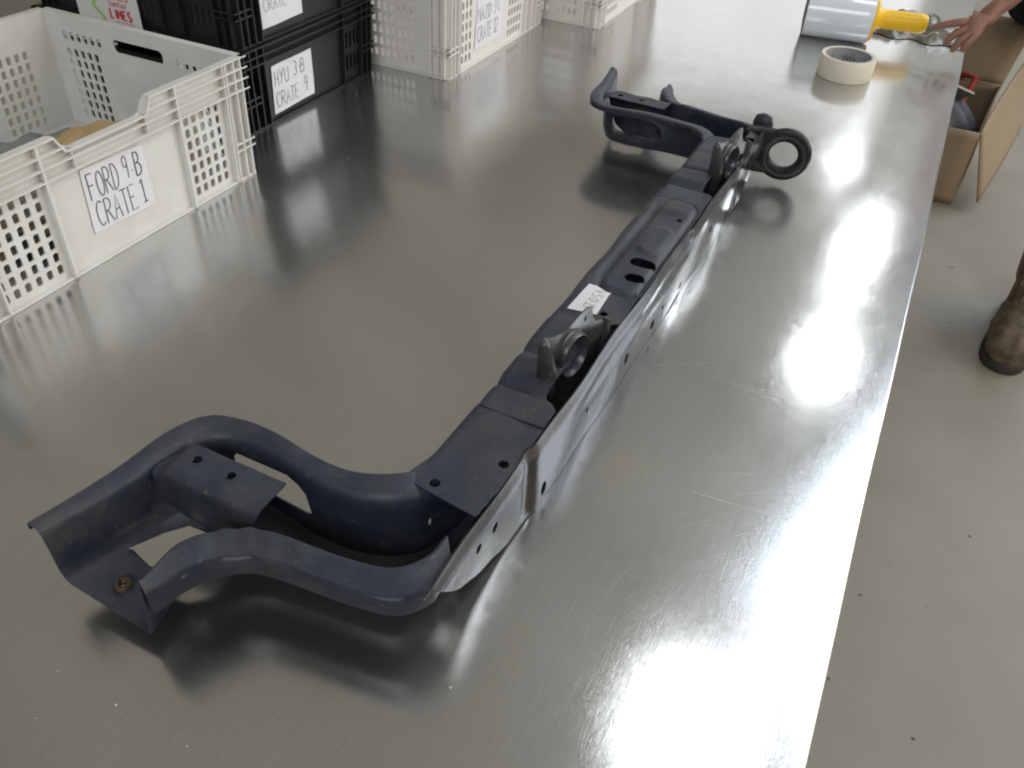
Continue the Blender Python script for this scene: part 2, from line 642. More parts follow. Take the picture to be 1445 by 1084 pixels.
bm = bmesh.new()
ys = np.linspace(-1.6, 4.4, 300)
prof = [(-1.95, 0, 0), (-1.0, 0, 0), (-.2, 0, 0), (-.004, 0, 0), (-.0012, -.001, 1), (0, -.0035, 1), (0, -.034, 1), (-.006, -.038, 1), (-.02, -.038, 1)]
rings = []
for y in ys:
    ex = edge_x(y)
    rings.append([bm.verts.new(((ex + p[0]) if i else -1.9, y, p[1] + (.0006 * math.sin(y * 9) if p[0] > -.1 else 0))) for i, p in enumerate(prof)])
for a, b in zip(rings[:-1], rings[1:]):
    for i in range(len(prof) - 1):
        bm.faces.new((a[i], a[i + 1], b[i + 1], b[i]))
top = from_bm('table_top', bm, 'steel', T, 50)
bm = bmesh.new()
bbox(bm, -1.9, .08, -1.58, 4.38, -.036, -.006)
from_bm('underlay_board', bm, 'core', T)
for (x, y) in ((-1.85, -1.5), (.03, -1.5), (-1.85, 1.4), (.03, 4.3), (-1.85, 4.3)):
    bm = bmesh.new()
    bbox(bm, x - .02, x + .02, y - .02, y + .02, -.7, -.037)
    from_bm('leg', bm, 'edge', T)
# scratches in the sheet and crumbs lying on it
bm = bmesh.new()
flat = lambda x, y: (x, y, .0004)
for (p, q, w) in (((-.12, .905), (-.02, .90), .0004), ((-.075, .69), (.03, .70), .00045), ((-.19, .89), (-.12, .935), .0003)):
    ribbon(bm, [(p[0] + (q[0] - p[0]) * t + .001 * math.sin(t * 5), p[1] + (q[1] - p[1]) * t) for t in np.linspace(0, 1, 8)], w, flat)
for k in range(90):
    a0 = random.uniform(60, 175)
    r = random.uniform(.08, .30)
    ribbon(bm, [(.14 + r * math.cos(R_(a)), .47 + r * math.sin(R_(a))) for a in np.linspace(a0, a0 + random.uniform(6, 22), 7)
                if .14 + r * math.cos(R_(a)) < .10] or [(0, .3), (0, .301)], random.uniform(.00008, .00018), flat)
sc = from_bm('scratch', bm, 'scratch', T, doubles=False)
tag(sc, kind='stuff')
bm = bmesh.new()
cr = [(-.5, .16), (-.42, .12), (-.6, .44), (-.37, .2), (-.52, .2), (-1.02, .63), (-.12, 1.66), (-.24, .52), (-.45, .2), (-.2, .35), (-.3, 1.9), (-.9, 1.2), (-.85, 1.36)]
for (x, y) in cr + [(random.uniform(-1.2, .08), random.uniform(.1, 2.6)) for _ in range(16)]:
    r = random.uniform(.0005, .0011)
    vs = bmesh.ops.create_icosphere(bm, subdivisions=1, radius=r)['verts']
    bmesh.ops.transform(bm, matrix=Matrix.Translation((x, y, r * .6)) @ Matrix.Diagonal((1.3, .8, .7, 1)), verts=vs)
tag(from_bm('crumbs', bm, 'crumb'), 'tiny pale crumbs scattered over the steel bench top', 'crumbs', kind='stuff')

# ------------------------------------------------------------------ the crossmember
PX, PY, TH = -.27, .955, -.018
CM = thing('steel_crossmember', 'dark navy pressed steel crossmember with hooked channel ends lying on the bench', 'car part', (PX, PY, 0), TH)


def w2l(x, y):
    dx, dy = x - PX, y - PY
    c, s = math.cos(-TH), math.sin(-TH)
    return (dx * c - dy * s, dx * s + dy * c)


def sstep(e0, e1, x):
    t = min(1, max(0, (x - e0) / (e1 - e0)))
    return t * t * (3 - 2 * t)


def sdrr(x, y, x0, x1, y0, y1, r):
    cx, cy = (x0 + x1) / 2, (y0 + y1) / 2
    qx, qy = abs(x - cx) - (x1 - x0) / 2 + r, abs(y - cy) - (y1 - y0) / 2 + r
    return math.hypot(max(qx, 0), max(qy, 0)) + min(max(qx, qy), 0) - r


XL, XR = -.034, .0465


def ztop(x, y):
    a = abs(y) if y < .2 else abs(y - .578)
    z = .1015
    # joggles across the plate beside each upright bracket
    for c, w in ((.304, .007), (.241, .007)):
        z -= .0058 * math.exp(-((a - c) / w) ** 2)
    z += .003 * sstep(.300, .285, a) * sstep(.236, .243, a) * 1.0 + .002 * sstep(.235, .225, a) * sstep(.150, .170, a) * (1 if y < .2 else -.6)
    # embossing of the middle stretch
    d = sdrr(x, y, -.012, .043, -.075, .205, .02)
    z -= .0045 * (1 - sstep(.0, .006, abs(d)))
    z += .003 * (1 - sstep(-.004, .001, d))
    d2 = sdrr(x, y, .0, .034, .03, .115, .016)
    z += .0028 * (1 - sstep(-.004, .001, d2))
    z -= .003 * (1 - sstep(.002, .006, abs(x + .019))) * sstep(-.06, -.04, y) * (1 - sstep(.17, .21, y))
    # roll down at the left edge
    z -= .008 * sstep(XL + .008, XL - .002, x) ** 2
    z += .0006 * math.sin(y * 40 + x * 60)
    return z


def xr(y):
    a = -y if y < 0 else -(y - .578)
    return XR - .0215 * sstep(.325, .300, a) * sstep(.135, .155, a)


yy = np.linspace(-.353, .224, 100)
xl = lambda y: XL - .0035 * sstep(.33, .2, abs(y)) + .0012 * math.sin(y * 45)
outer = [(xl(y), y) for y in yy] + [(xr(y), y) for y in yy[::-1]]


def oval(cx, cy, hw, r):
    return [(cx + hw - r + r * math.cos(t), cy + r * math.sin(t)) for t in np.linspace(-math.pi / 2, math.pi / 2, 9)] + \
           [(cx - hw + r + r * math.cos(t), cy + r * math.sin(t)) for t in np.linspace(math.pi / 2, 3 * math.pi / 2, 9)]


holes = [oval(.0235, .005, .0180, .0108), oval(.0265, -.035, .0135, .0100), circle(.0285, .145, .0045), circle(.0215, -.128, .0052)]
sheet('top_plate', outer, holes, .0042, lambda x, y: (x, y, ztop(x, y)), .0016, 'paint', CM, 60)

# stations of the hooked channel: near rim / far rim
ST = [((-.236, .50), (-.305, .56)), ((-.235, .47), (-.306, .53)), ((-.236, .42), (-.309, .505)), ((-.240, .384), (-.318, .483)), ((-.260, .359), (-.341, .465)),
      ((-.30, .350), (-.375, .455)), ((-.346, .345), (-.42, .455)), ((-.385, .340), (-.47, .462)), ((-.41, .332), (-.512, .463)), ((-.428, .315), (-.545, .450)),
      ((-.441, .292), (-.563, .41)), ((-.447, .272), (-.571, .345)), ((-.453, .259), (-.586, .262))]
NP = catmull([s[0] for s in ST], 121)
FP = catmull([s[1] for s in ST], 121)
# section: (where, offset across, height); across from the near rim (n) or from the far rim (f)
SEC = [('n', .002, .056), ('n', -.001, .070), ('n', -.0025, .0865), ('n', -.0016, .0885), ('n', .009, .0925), ('n', .0200, .0955), ('n', .0235, .0945), ('n', .0252, .089), ('n', .027, .050), ('n', .034, .026), ('n', .045, .021),
       ('f', .052, .021), ('f', .040, .026), ('f', .033, .045), ('f', .030, .082), ('f', .0285, .090), ('f', .0255, .0965), ('f', .020, .0995), ('f', .012, .1008), ('f', .002, .1015), ('f', -.0005, .0995), ('f', -.001, .093)]
VL = []
acc = 0
_w = .11
_pos = [(o if a == 'n' else _w - o, z) for a, o, z in SEC]
for i, p in enumerate(_pos):
    if i:
        acc += math.hypot(p[0] - _pos[i - 1][0], p[1] - _pos[i - 1][1])
    VL.append(acc)
VT = VL[-1]
ULEN = .42


def chan(u, v, sgn):
    t = min(max(u / ULEN, 0), 1) * 120
    i = min(int(t), 119)
    f = t - i
    n = NP[i] * (1 - f) + NP[i + 1] * f
    g = FP[i] * (1 - f) + FP[i + 1] * f
    d = g - n
    wd = float(np.hypot(*d))
    d = d / wd
    k = 0
    while k < len(VL) - 2 and v > VL[k + 1]:
        k += 1
    q = min(max((v - VL[k]) / (VL[k + 1] - VL[k]), 0), 1)
    a0, o0, z0 = SEC[k]
    a1, o1, z1 = SEC[k + 1]
    e = (u / ULEN)
    # towards the tip the near lip narrows and the web climbs up to it, the far wall leans out
    tip = sstep(.80, 1.0, e)
    def place(a, o, z):
        if a == 'n':
            if z < .03:
                return n + d * (o * (1 - .80 * tip)), z + .022 * tip * (1 - sstep(.03, .045, o))
            return n + d * (o * (1 - .75 * tip)), max(z, .05) if z < .05 else z
        return g - d * (o * (1 - .5 * tip)), z + (.008 * tip if z < .03 else 0)
    p0, z0 = place(a0, o0, z0)
    p1, z1 = place(a1, o1, z1)
    p = p0 * (1 - q) + p1 * q
    z = z0 * (1 - q) + z1 * q
    if a0 == 'f' and z > .06:
        z -= .006 * sstep(.11, .07, u)
    z += .0014 * math.sin(u * 60) * (z / .1)
    if a0 == 'n' and z > .07:
        dent = sstep(.19, .22, u) * sstep(.33, .30, u)
        z -= .0013 * dent * (.5 + .5 * math.sin(u * 230)) * (1 if o0 > 0 else .4)
        p = p + d * .0006 * dent * math.sin(u * 170 + 1)
    x, y = w2l(p[0], p[1])
    return (x, y * sgn, z)


vw0, vw1 = VL[10], VL[11]           # web
fw0, fw1 = VL[13], VL[14]         # far wall
# outline in (u, v): the near lip is cut away at the very end, the tip is cut slanting
outer = [(0, VL[8]), (.070, VL[8]), (.074, VL[2]), (.100, 0), (.404, 0), (.410, VL[2]), (.406, VL[5]), (.412, VL[8]), (ULEN, VL[10]), (ULEN, VT), (.168, VT), (.163, VT - .0035), (.142, VT - .0035), (.137, VT), (.05, VT), (.04, VL[14]), (0, VL[14])]
CROWS = []
for a_, b_ in zip(VL[:-1], VL[1:]):
    k_ = max(1, int(round((b_ - a_) / .006)))
    CROWS += [a_ + (b_ - a_) * q / k_ for q in range(k_)]
CROWS = CROWS[1:]
_U = [ULEN * (.6 + .4 * i / 260) for i in range(261)]
_V = [vw0 - .01 + (vw1 - vw0 + .02) * i / 110 for i in range(111)]
_T = [(chan(u, v, 1), u, v) for u in _U for v in _V]


def inv(x, y):
    lx, ly = w2l(x, y)
    b = min(_T, key=lambda t: (t[0][0] - lx) ** 2 + (t[0][1] - ly) ** 2)
    return (b[1], b[2])


hole_web = [inv(*p) for p in ((-.546, .318), (-.515, .314), (-.485, .318), (-.466, .335), (-.464, .362), (-.490, .374), (-.520, .372), (-.533, .352))]
hw = [(.2115, fw0 + .003), (.2135, fw0 + .0005), (.2175, fw0 - .001), (.288, fw0 - .001), (.292, fw0 + .004), (.292, fw1 - .008), (.288, fw1 - .003), (.232, fw1 - .001), (.222, fw1 - .004), (.215, fw1 - .012)]
NUT = inv(-.517, .283)
nut_uv = [inv(-.517 + .0042 * math.cos(t * math.pi / 4), .283 + .0042 * math.sin(t * math.pi / 4)) for t in range(8)]
wcirc = [circle(.085, fw0 + .010, .003, .005)]
for sgn in (1, -1):
    sheet('end_channel', outer, [hole_web, hw, nut_uv] + wcirc, .0045, lambda u, v, s=sgn: chan(u, v, s), .0018, 'paint', CM, 38, rows=CROWS)
    # threaded nut welded on the web
    c = Vector(chan(*NUT, sgn))
    bm = bmesh.new()
    lathe(bm, [(.0042, .0008), (.0042, .0075), (.0068, .0075), (.0078, .006), (.0078, .0008)], 18, loc=c)
    from_bm('weld_nut', bm, 'brass', CM)

# end plates that close the top of the corners
_e = [(XL - .002, .40), (XL - .0015, .43), (-.036, .45), (-.041, .47), (-.0435, .484), (0, .488), (.043, .493), (.0462, .45)]
near_o = [(XL - .001, -.351)] + [(x, -y) for x, y in _e] + [(XR, -.351)]
far_o = [(xl(y) + .0005, y) for y in np.linspace(.2265, .385, 30)] + _e + [(xr(y), y) for y in np.linspace(.44, .2265, 44)]
sheet('end_plate', near_o, [circle(-.0125, -.4745, .0056), circle(.034, -.419, .0056)], .005,
      lambda x, y: (x, y, .0998 + .0005 * math.sin(x * 90 + y * 30) - .006 * sstep(XL + .006, XL - .004, x) ** 2 * sstep(-.46, -.43, y)), .0016, 'paint', CM, 50)
sheet('end_plate', far_o, [circle(.016, .465, .0048)], .0045, lambda x, y: (x, y, ztop(x, y) - .0030), .0016, 'paint', CM, 50)


# the shiny right side plate
def xside(y, z):
    a = abs(y)
    x = XR + .0005 + .004 * sstep(.1, .086, z)
    x -= .0035 * math.exp(-((a - .395) / .008) ** 2) * sstep(.005, .02, z)      # fold
    x += .003 * sstep(.39, .375, a)
    x += .003 * sstep(.50, .59, a)
    x += .0012 * math.sin(y * 31) * math.sin(z * 40 + 1) + .0008 * sstep(.25, .5, y) * math.sin(y * 70 + z * 110)
    x -= .002 * sstep(.14, .13, y) * sstep(.06, .07, z) * sstep(-.3, -.2, y)
    return x


bot = []
for y in np.linspace(-.596, .596, 120):
    a = abs(y)
    z = .001 + .018 * sstep(.43, .49, a) + .028 * sstep(.48, .545, a) + .052 * sstep(.53, .596, a)
    z += .0035 * sstep(.385, .39, a) - .0025 * (1 if .352 < a < .372 else 0)
    z += .004 * (1 if -.05 < y < .02 else 0) * 0 + .003 * (1 if .06 < y < .12 else 0)
    bot.append((y, z))
outer = bot + [(y, .101 - .004 * sstep(.33, .4, y) * math.sin(y * 55) ** 2) for y in np.linspace(.596, -.596, 80)]
sh = [circle(y, z, rx, rz) for (y, z, rx, rz) in ((-.469, .066, .0055, .007), (-.501, .068, .005, .006), (-.360, .022, .0065, .010), (-.242, .045, .0035, .005),
                                                  (-.112, .034, .0075, .0085), (-.007, .022, .007, .008), (.03, .03, .003, .004), (.119, .016, .006, .006), (.25, .05, .006, .007), (.36, .022, .0065, .010), (.47, .066, .0055, .007))]
sheet('side_plate', outer, sh, .006, lambda y, z: (xside(y, z), y, z), .0016, 'gloss', CM, 50, flip=True)

bm = bmesh.new()
for (y0, y1) in ((-.44, .44),):
    n = 60
    pv = None
    for y in np.linspace(y0, y1, n):
        r = [bm.verts.new((XL + .002 + dx, y, z)) for dx, z in ((0, .094), (-.001, .05), (.002, .012), (.008, .006), (.045, .004), (.080, .004))]
        if pv:
            for i in range(5):
                bm.faces.new((pv[i], pv[i + 1], r[i + 1], r[i]))
        pv = r
lw = from_bm('bottom_channel', bm, 'paint_in', CM, 40)


# saddle bracket inside each hooked end
def saddle(x, t):
    """t runs from the back edge over the top and down the front"""
    if t < .034:
        y, z = .4115 - t, .1005
    elif t < .050:
        a = (t - .034) / .016 * math.pi / 2
        y, z = .3775 - .0102 * math.sin(a), .1005 - .0102 * (1 - math.cos(a))
    else:
        q = t - .050
        y, z = .3673 - .004 * math.sin(q * 60) + q * .10, .0903 - q
    z -= .0035 * (1 - sstep(-.538, -.527, x)) * 1.6
    z += .0008 * math.sin(x * 120) * (1 if t > .03 else .4)
    return x, y, z


o_ = [(-.533, 0), (-.415, 0), (-.4145, .04), (-.4165, .048), (-.424, .058), (-.430, .075), (-.438, .105), (-.447, .117), (-.50, .117), (-.522, .105), (-.532, .085), (-.541, .062), (-.545, .045), (-.544, .033), (-.540, .022)]
for sgn in (1, -1):
    def sm(x, t, s=sgn):
        a, b, z = saddle(x, t)
        lx, ly = w2l(a, b)
        return lx, ly * s, z
    sheet('saddle_bracket', o_, [circle(-.510, .0165, .0052), circle(-.467, .0175, .005)], .0035, sm, .0018, 'paint', CM, 45)

TURN = lambda y: .0195 + .20 * (y + .226)


# upright bracket with its bushing ring (one beside each end of the middle stretch)
bo = [(-.288, .044), (-.284, .12), (-.285, .150), (-.278, .156), (-.264, .149), (-.250, .146), (-.236, .145), (-.214, .150), (-.194, .1525), (-.186, .150), (-.184, .136),
      (-.176, .124), (-.162, .119), (-.158, .117), (-.160, .09), (-.165, .044)]
for dy, dx in ((0, -.002), (.608, .011)):
    def bmap(y, z, s=dy, dx=dx):
        x = TURN(y) + dx + .0012 * math.sin(y * 70)
        return x, y + s, z
    br = sheet('upright_bracket', bo, [circle(-.226, .106, .0262, .0285, 28), circle(-.198, .139, .0025, .004, 10)], .005, bmap, .002, 'worn', CM, 40)
    for (pts, wd) in (([(-.288, .046), (-.284, .12), (-.2865, .150), (-.284, .158)], (.018, .020, .012, .006)), ([(-.166, .046), (-.160, .09), (-.157, .117), (-.160, .121)], (.006, .009, .009, .004))):
        bm = bmesh.new()
        pv = None
        for (y, z), w in zip(pts, wd):
            r = [bm.verts.new((TURN(y) + dx, y + dy, z)), bm.verts.new((TURN(y) + dx + w * .6, y + dy + .002, z)), bm.verts.new((TURN(y) + dx + w, y + dy + .004, z - .001))]
            if pv:
                for i in range(2):
                    bm.faces.new((pv[i], pv[i + 1], r[i + 1], r[i]))
            pv = r
        fl = from_bm('flange', bm, 'worn', br)
        md = fl.modifiers.new('s', 'SOLIDIFY')
        md.thickness = .002
        md.offset = 0
        bake(fl)
    bm = bmesh.new()
    prof = [(.0235, -.010), (.0235, .0085), (.0250, .0100), (.0265, .0085), (.0265, .002), (.0285, .0006), (.0285, -.0016), (.0265, -.003), (.0262, -.010)]
    lathe(bm, prof, 36, 'X', (0, 0, 0))
    bmesh.ops.transform(bm, matrix=Matrix.Translation((.0205 + dx, -.226 + dy, .106)) @ Matrix.Rotation(-.197, 4, 'Z') @ Matrix.Diagonal((1, 1, 1.09, 1)), verts=bm.verts)
    from_bm('bushing_ring', bm, 'worn', br, 50)

# towing eye at the far end
bm = bmesh.new()
ex, ey = w2l(-.1665, 1.53)
nR, nr = 44, 12
rings = []
for i in range(nR):
    a = 2 * math.pi * i / nR
    sq = lambda c: math.copysign(abs(c) ** .6, c)
    ring = []
    for j in range(nr):
        t = 2 * math.pi * j / nr
        rr = .0365 + .0122 * sq(math.cos(t))
        ring.append(bm.verts.new((ex + rr * math.cos(a), ey + .0085 * sq(math.sin(t)) + .004 * math.cos(a), .0575 + rr * math.sin(a))))
    rings.append(ring)
for i in range(nR):
    A, B = rings[i], rings[(i + 1) % nR]
    for j in range(nr):
        bm.faces.new((A[j], A[(j + 1) % nr], B[(j + 1) % nr], B[j]))
for (z, r0) in ((.092, .009), (.026, .012)):
    tube(bm, [(ex - .075, ey - .02, z + .004), (ex - .05, ey - .01, z + .003), (ex - .032, ey, z), (ex - .012, ey, z)], [r0 * .9, r0, r0, r0 * .85], 10)
box(bm, (ex - .055, ey - .008, .060), (.046, .010, .072))
eye = from_bm('towing_eye', bm, 'gloss', CM, 60, doubles=False)
# rounded tab standing on the far corner
bm = bmesh.new()
kx, ky = w2l(-.217, 1.535)
tube(bm, [(kx, ky + .004, .05), (kx, ky + .003, .085), (kx, ky, .104), (kx, ky - .002, .116), (kx, ky - .003, .120)], [.016, .0175, .0185, .015, .006], 16)
bmesh.ops.transform(bm, matrix=Matrix.Translation((kx, ky, 0)) @ Matrix.Diagonal((1, .5, 1, 1)) @ Matrix.Translation((-kx, -ky, 0)), verts=bm.verts)
from_bm('corner_tab', bm, 'paint', CM, 50)

# paper tag with a number, stuck to the top plate
tagc = [w2l(*p) for p in ((-.292, .880), (-.2605, .880), (-.2575, .819), (-.2955, .815))]
lab = sheet('paper_label', tagc, [], .006, lambda x, y: (x, y, ztop(x, y) + .0016 + .0016 * sstep(-.02, -.034, x)), .0002, 'paper', CM)
tag(lab, 'white paper tag with a handwritten number')
bm = bmesh.new()
cx0, cy0 = w2l(-.279, .874)
write(bm, '45013', 0, 0, .0135, .0008, lambda a, b: (cx0 + b, cy0 - a, ztop(cx0 + b, cy0 - a) + .0021), adv=.85)
from_bm('lettering', bm, 'inkg', lab, doubles=False)


# ------------------------------------------------------------------ crates
def crate(name, label, cat, loc, L, Wd, Hh, m, rz=0, walls=None, group=None, slot=(.0098, .0148), pitch=(.0172, .0195), front_cut=None, rim=.052, panel=None, nr=4, draft=.012, ribs=None, corner=.0):
    """length along Y, the long 'front' wall looks along +X, short wall at the far (+Y) and near (-Y) end"""
    c = thing(name, label, cat, loc, rz, group)
    hx, hy = Wd / 2, L / 2
    for wname in ('front', 'back', 'far', 'near'):
        half = hy if wname in ('front', 'back') else hx
        off = hx if wname in ('front', 'back') else hy

        def mp(a, z, wn=wname, h=half, of=off):
            ins = draft * (1 - z / Hh)
            a2 = a * (h - ins) / h
            d = of - ins
            return {'front': (d, a2, z), 'back': (-d, a2, z), 'far': (a2, d, z), 'near': (a2, -d, z)}[wn]
        out = [(-half, .0), (half, 0), (half, Hh)]
        cut = front_cut if (front_cut and wname in ('front', 'back')) else None
        if cut:
            a0, a1, s, dz = cut
            out += [(a1 + s, Hh), (a1 + s * .6, Hh - dz * .25), (a1 + s * .2, Hh - dz * .85), (a1 - s * .2, Hh - dz), (a0 + s * .2, Hh - dz), (a0 - s * .2, Hh - dz * .85), (a0 - s * .6, Hh - dz * .25), (a0 - s, Hh)]
        out += [(-half, Hh)]
        hs = []
        spec = walls[0] if wname in ('front', 'back') else walls[1]
        for (a0, a1, z0, z1) in spec:
            nc = max(1, int((a1 - a0) / pitch[0] + .3))
            nz = max(1, int((z1 - z0) / pitch[1] + .3))
            for i in range(nc):
                for j in range(nz):
                    cx, cz = a0 + (i + .5) * (a1 - a0) / nc, z0 + (j + .5) * (z1 - z0) / nz
                    hs.append(rrect(cx - slot[0] / 2, cx + slot[0] / 2, cz - slot[1] / 2, cz + slot[1] / 2, min(slot) * .32, 2))
        if wname in ('far', 'near'):
            hs.append(rrect(-.058, .058, Hh - .047, Hh - .024, .008, 3))
        sheet('side_wall', out, hs, .5, mp, .003, m, c, 30)
        # outer flanges and ribs of this wall
        bm = bmesh.new()
        def strip(a0, a1, z, t=.0026, p=.0125):
            vs = []
            for a in (a0, a1):
                for zz in (z - t / 2, z + t / 2):
                    P = Vector(mp(a, zz))
                    n = {'front': Vector((1, 0, 0)), 'back': Vector((-1, 0, 0)), 'far': Vector((0, 1, 0)), 'near': Vector((0, -1, 0))}[wname]
                    vs += [bm.verts.new(P + n * .0014), bm.verts.new(P + n * p)]
            a_, b_, c_, d_, e_, f_, g_, h_ = vs
            for q in ((a_, b_, d_, c_), (e_, f_, h_, g_), (a_, b_, f_, e_), (c_, d_, h_, g_), (b_, d_, h_, f_), (a_, c_, g_, e_)):
                bm.faces.new(q)
        def vrib(a, z0, z1, t=.003, p=.0115):
            vs = []
            n = {'front': Vector((1, 0, 0)), 'back': Vector((-1, 0, 0)), 'far': Vector((0, 1, 0)), 'near': Vector((0, -1, 0))}[wname]
            for aa in (a - t / 2, a + t / 2):
                for zz in (z0, z1):
                    P = Vector(mp(aa, zz))
                    vs += [bm.verts.new(P + n * .0013), bm.verts.new(P + n * p)]
            a_, b_, c_, d_, e_, f_, g_, h_ = vs
            for q in ((a_, b_, d_, c_), (e_, f_, h_, g_), (a_, b_, f_, e_), (c_, d_, h_, g_), (b_, d_, h_, f_), (a_, c_, g_, e_)):
                bm.faces.new(q)
        zs = [Hh - .0013 - i * rim / (nr - 1) for i in range(nr)]
        ext = .0125
        for i, z in enumerate(zs):
            if cut:
                a0, a1, s, dz = cut
                if z > Hh - dz - .003:
                    e = s * (.9 if i == 0 else .45)
                    strip(-half - ext, a0 - e, z)
                    strip(a1 + e, half + ext, z)
                    continue
            if wname in ('far', 'near') and Hh - .050 < z < Hh - .020:
                strip(-half - ext, -.062, z)
                strip(.062, half + ext, z)
                continue
            strip(-half - ext, half + ext, z)
        if cut:
            a0, a1, s, dz = cut
            strip(a0 - s * .3, a1 + s * .3, Hh - dz - .0013)
            for (aa, ab) in ((a0 - s * .9, a0 - s * .3), (a1 + s * .9, a1 + s * .3)):
                vs = []
                for a, z in ((aa, Hh), (ab, Hh - dz)):
                    P = Vector(mp(a, z - .0013))
                    n = Vector((1, 0, 0)) * (1 if wname == 'front' else -1)
                    vs.append((P + n * .0014, P + n * .0125))
                q = [bm.verts.new(v) for v in (vs[0][0], vs[0][1], vs[1][1], vs[1][0])]
                q2 = [bm.verts.new(Vector(v.co) + Vector((0, .0024 if aa > ab else -.0024, -.001))) for v in q]
                bm.faces.new(q)
                bm.faces.new(q2)
                for k in range(4):
                    bm.faces.new((q[k], q[(k + 1) % 4], q2[(k + 1) % 4], q2[k]))
        strip(-half - .004, half + .004, .0025, .004, .008)
        rb = ribs[0] if wname in ('front', 'back') else ribs[1]
        for (a, thk) in rb:
            if thk > .002:
                vrib(a, .003, Hh - rim, thk)
            zt = Hh - .002
            if cut and cut[0] - cut[2] * .5 < a < cut[1] + cut[2] * .5:
                zt = Hh - cut[3]
            vrib(a, Hh - rim, zt, thk * .75, .0118)
        for s in (-1, 1):
            for da in (.0, .016, .036):
                vrib(s * (half - da - .002), .003, Hh - .001, .0028, .0112)
            for z in (.055,):
                strip(*(sorted((s * (half - .038), s * (half + .010)))), z, .003, .0105)
                strip(*(sorted((s * (half - .038), s * (half + .010)))), z + .012, .003, .0105)
        from_bm('rim', bm, m, c, 30, doubles=False)
    bm = bmesh.new()
    bbox(bm, -hx + draft + .002, hx - draft - .002, -hy + draft + .002, hy - draft - .002, .0005, .0035)
    from_bm('base', bm, m, c)
    return c


def crate_label(c, corners, hx, lines, ink, z_off=.0008, h=.03, w=.0016, slant=.0, sx=1.0, names='paper_label', name_label=None):
    """paper on the +X face; corners in (y, z) local, lines=[(text, y, z, size, sx)]"""
    base = hx if callable(hx) else (lambda z: hx)
    at = lambda a, z, lift: (base(z) + .0010 * math.sin(a * 60 + 1) * math.sin(z * 40) + lift, a, z)
    o = sheet(names, corners, [], .02, lambda a, z: at(a, z, .0030), .0003, 'paper', c)
    bm = bmesh.new()
    for (t, y, z, s, sxx, ww) in lines:
        write(bm, t, y, z, s, ww, lambda a, b: at(a, b, .0037), sx=sxx, slant=slant)
    from_bm('lettering', bm, ink, o, doubles=False)
    if name_label:
        tag(o, name_label)
    return o


# nearest white crate
L1, W1, H1 = .552, .44, .208
c1 = crate('plastic_crate', 'open white slotted plastic crate at the left edge with paper label FORD 9-B CRATE 1', 'crate', (-1.0 - W1 / 2 - .010, .787, 0), L1, W1, H1, 'white_pl',
           walls=([(-.242, -.132, .012, .152), (.136, .222, .012, .152)], [(-.185, -.10, .018, .15), (.10, .185, .018, .15), (-.185, -.085, .158, .182), (.085, .185, .158, .182)]),
           front_cut=(-.075, .055, .022, .024), ribs=([(-.125, .005), (.126, .005), (-.075, .0015), (.06, .0015), (.232, .003)], [(-.09, .003), (.09, .003)]), draft=.003)
# rib panel boundary: label
lx = W1 / 2 - .014 * (1 - .095 / H1)
crate_label(c1, [(-.070, .046), (.052, .043), (.049, .142), (-.066, .146)], lambda z: W1 / 2 - .003 * (1 - z / H1),
            [('FORD', -.060, .096, .040, .47, .0016), ('9', .006, .101, .036, .45, .0016), ('.', .019, .098, .03, .6, .002), ('B', .028, .098, .037, .50, .0019),
             ('CRATE', -.058, .051, .040, .50, .0016), ('1', .026, .054, .038, .6, .0017)], 'ink', name_label='white paper reading FORD 9-B CRATE 1')

# second white crate behind, third further still
L2, W2, H2 = .50, .34, .26
c2 = crate('plastic_crate', 'tall off-white slotted crate behind the black crates labelled MAZD 3-C CRATE 12', 'crate', (-.927 - W2 / 2 - .01, 1.643 + L2 / 2, 0), L2, W2, H2, 'white_pl2',
           walls=([(-.19, -.135, .012, .18), (.055, .135, .012, .18)], [(-.10, .085, .018, .20)]), ribs=([(-.205, .003), (.15, .003), (.18, .003)], [(-.13, .003), (.13, .003)]),
           slot=(.0095, .0175), pitch=(.0165, .0245), draft=.008)
crate_label(c2, [(-.119, .033), (.022, .031), (.020, .132), (-.112, .140)], lambda z: W2 / 2 - .008 * (1 - z / H2),
            [('MAZD', -.108, .092, .030, .72, .0016), ('3-C', -.030, .094, .030, .7, .0016), ('CRATE', -.108, .046, .034, .58, .0016), ('12', -.025, .048, .034, .7, .0016)], 'inkg', name_label='white paper reading MAZD 3-C CRATE 12')
L3, W3, H3 = .5, .34, .26
c3 = crate('plastic_crate', 'off-white slotted crate furthest back along the bench with no paper label in view', 'crate', (-.79 - W3 / 2, 2.185 + L3 / 2, 0), L3, W3, H3, 'white_pl2',
           walls=([(-.20, -.10, .012, .18), (.08, .20, .012, .18)], [(-.12, .11, .018, .20)]), ribs=([(-.215, .003), (.07, .003)], [(-.14, .003), (.13, .003)]),
           slot=(.0095, .0175), pitch=(.0165, .0245), draft=.008)
for c in (c1, c2, c3):
    c['group'] = 'white plastic crates along the bench'
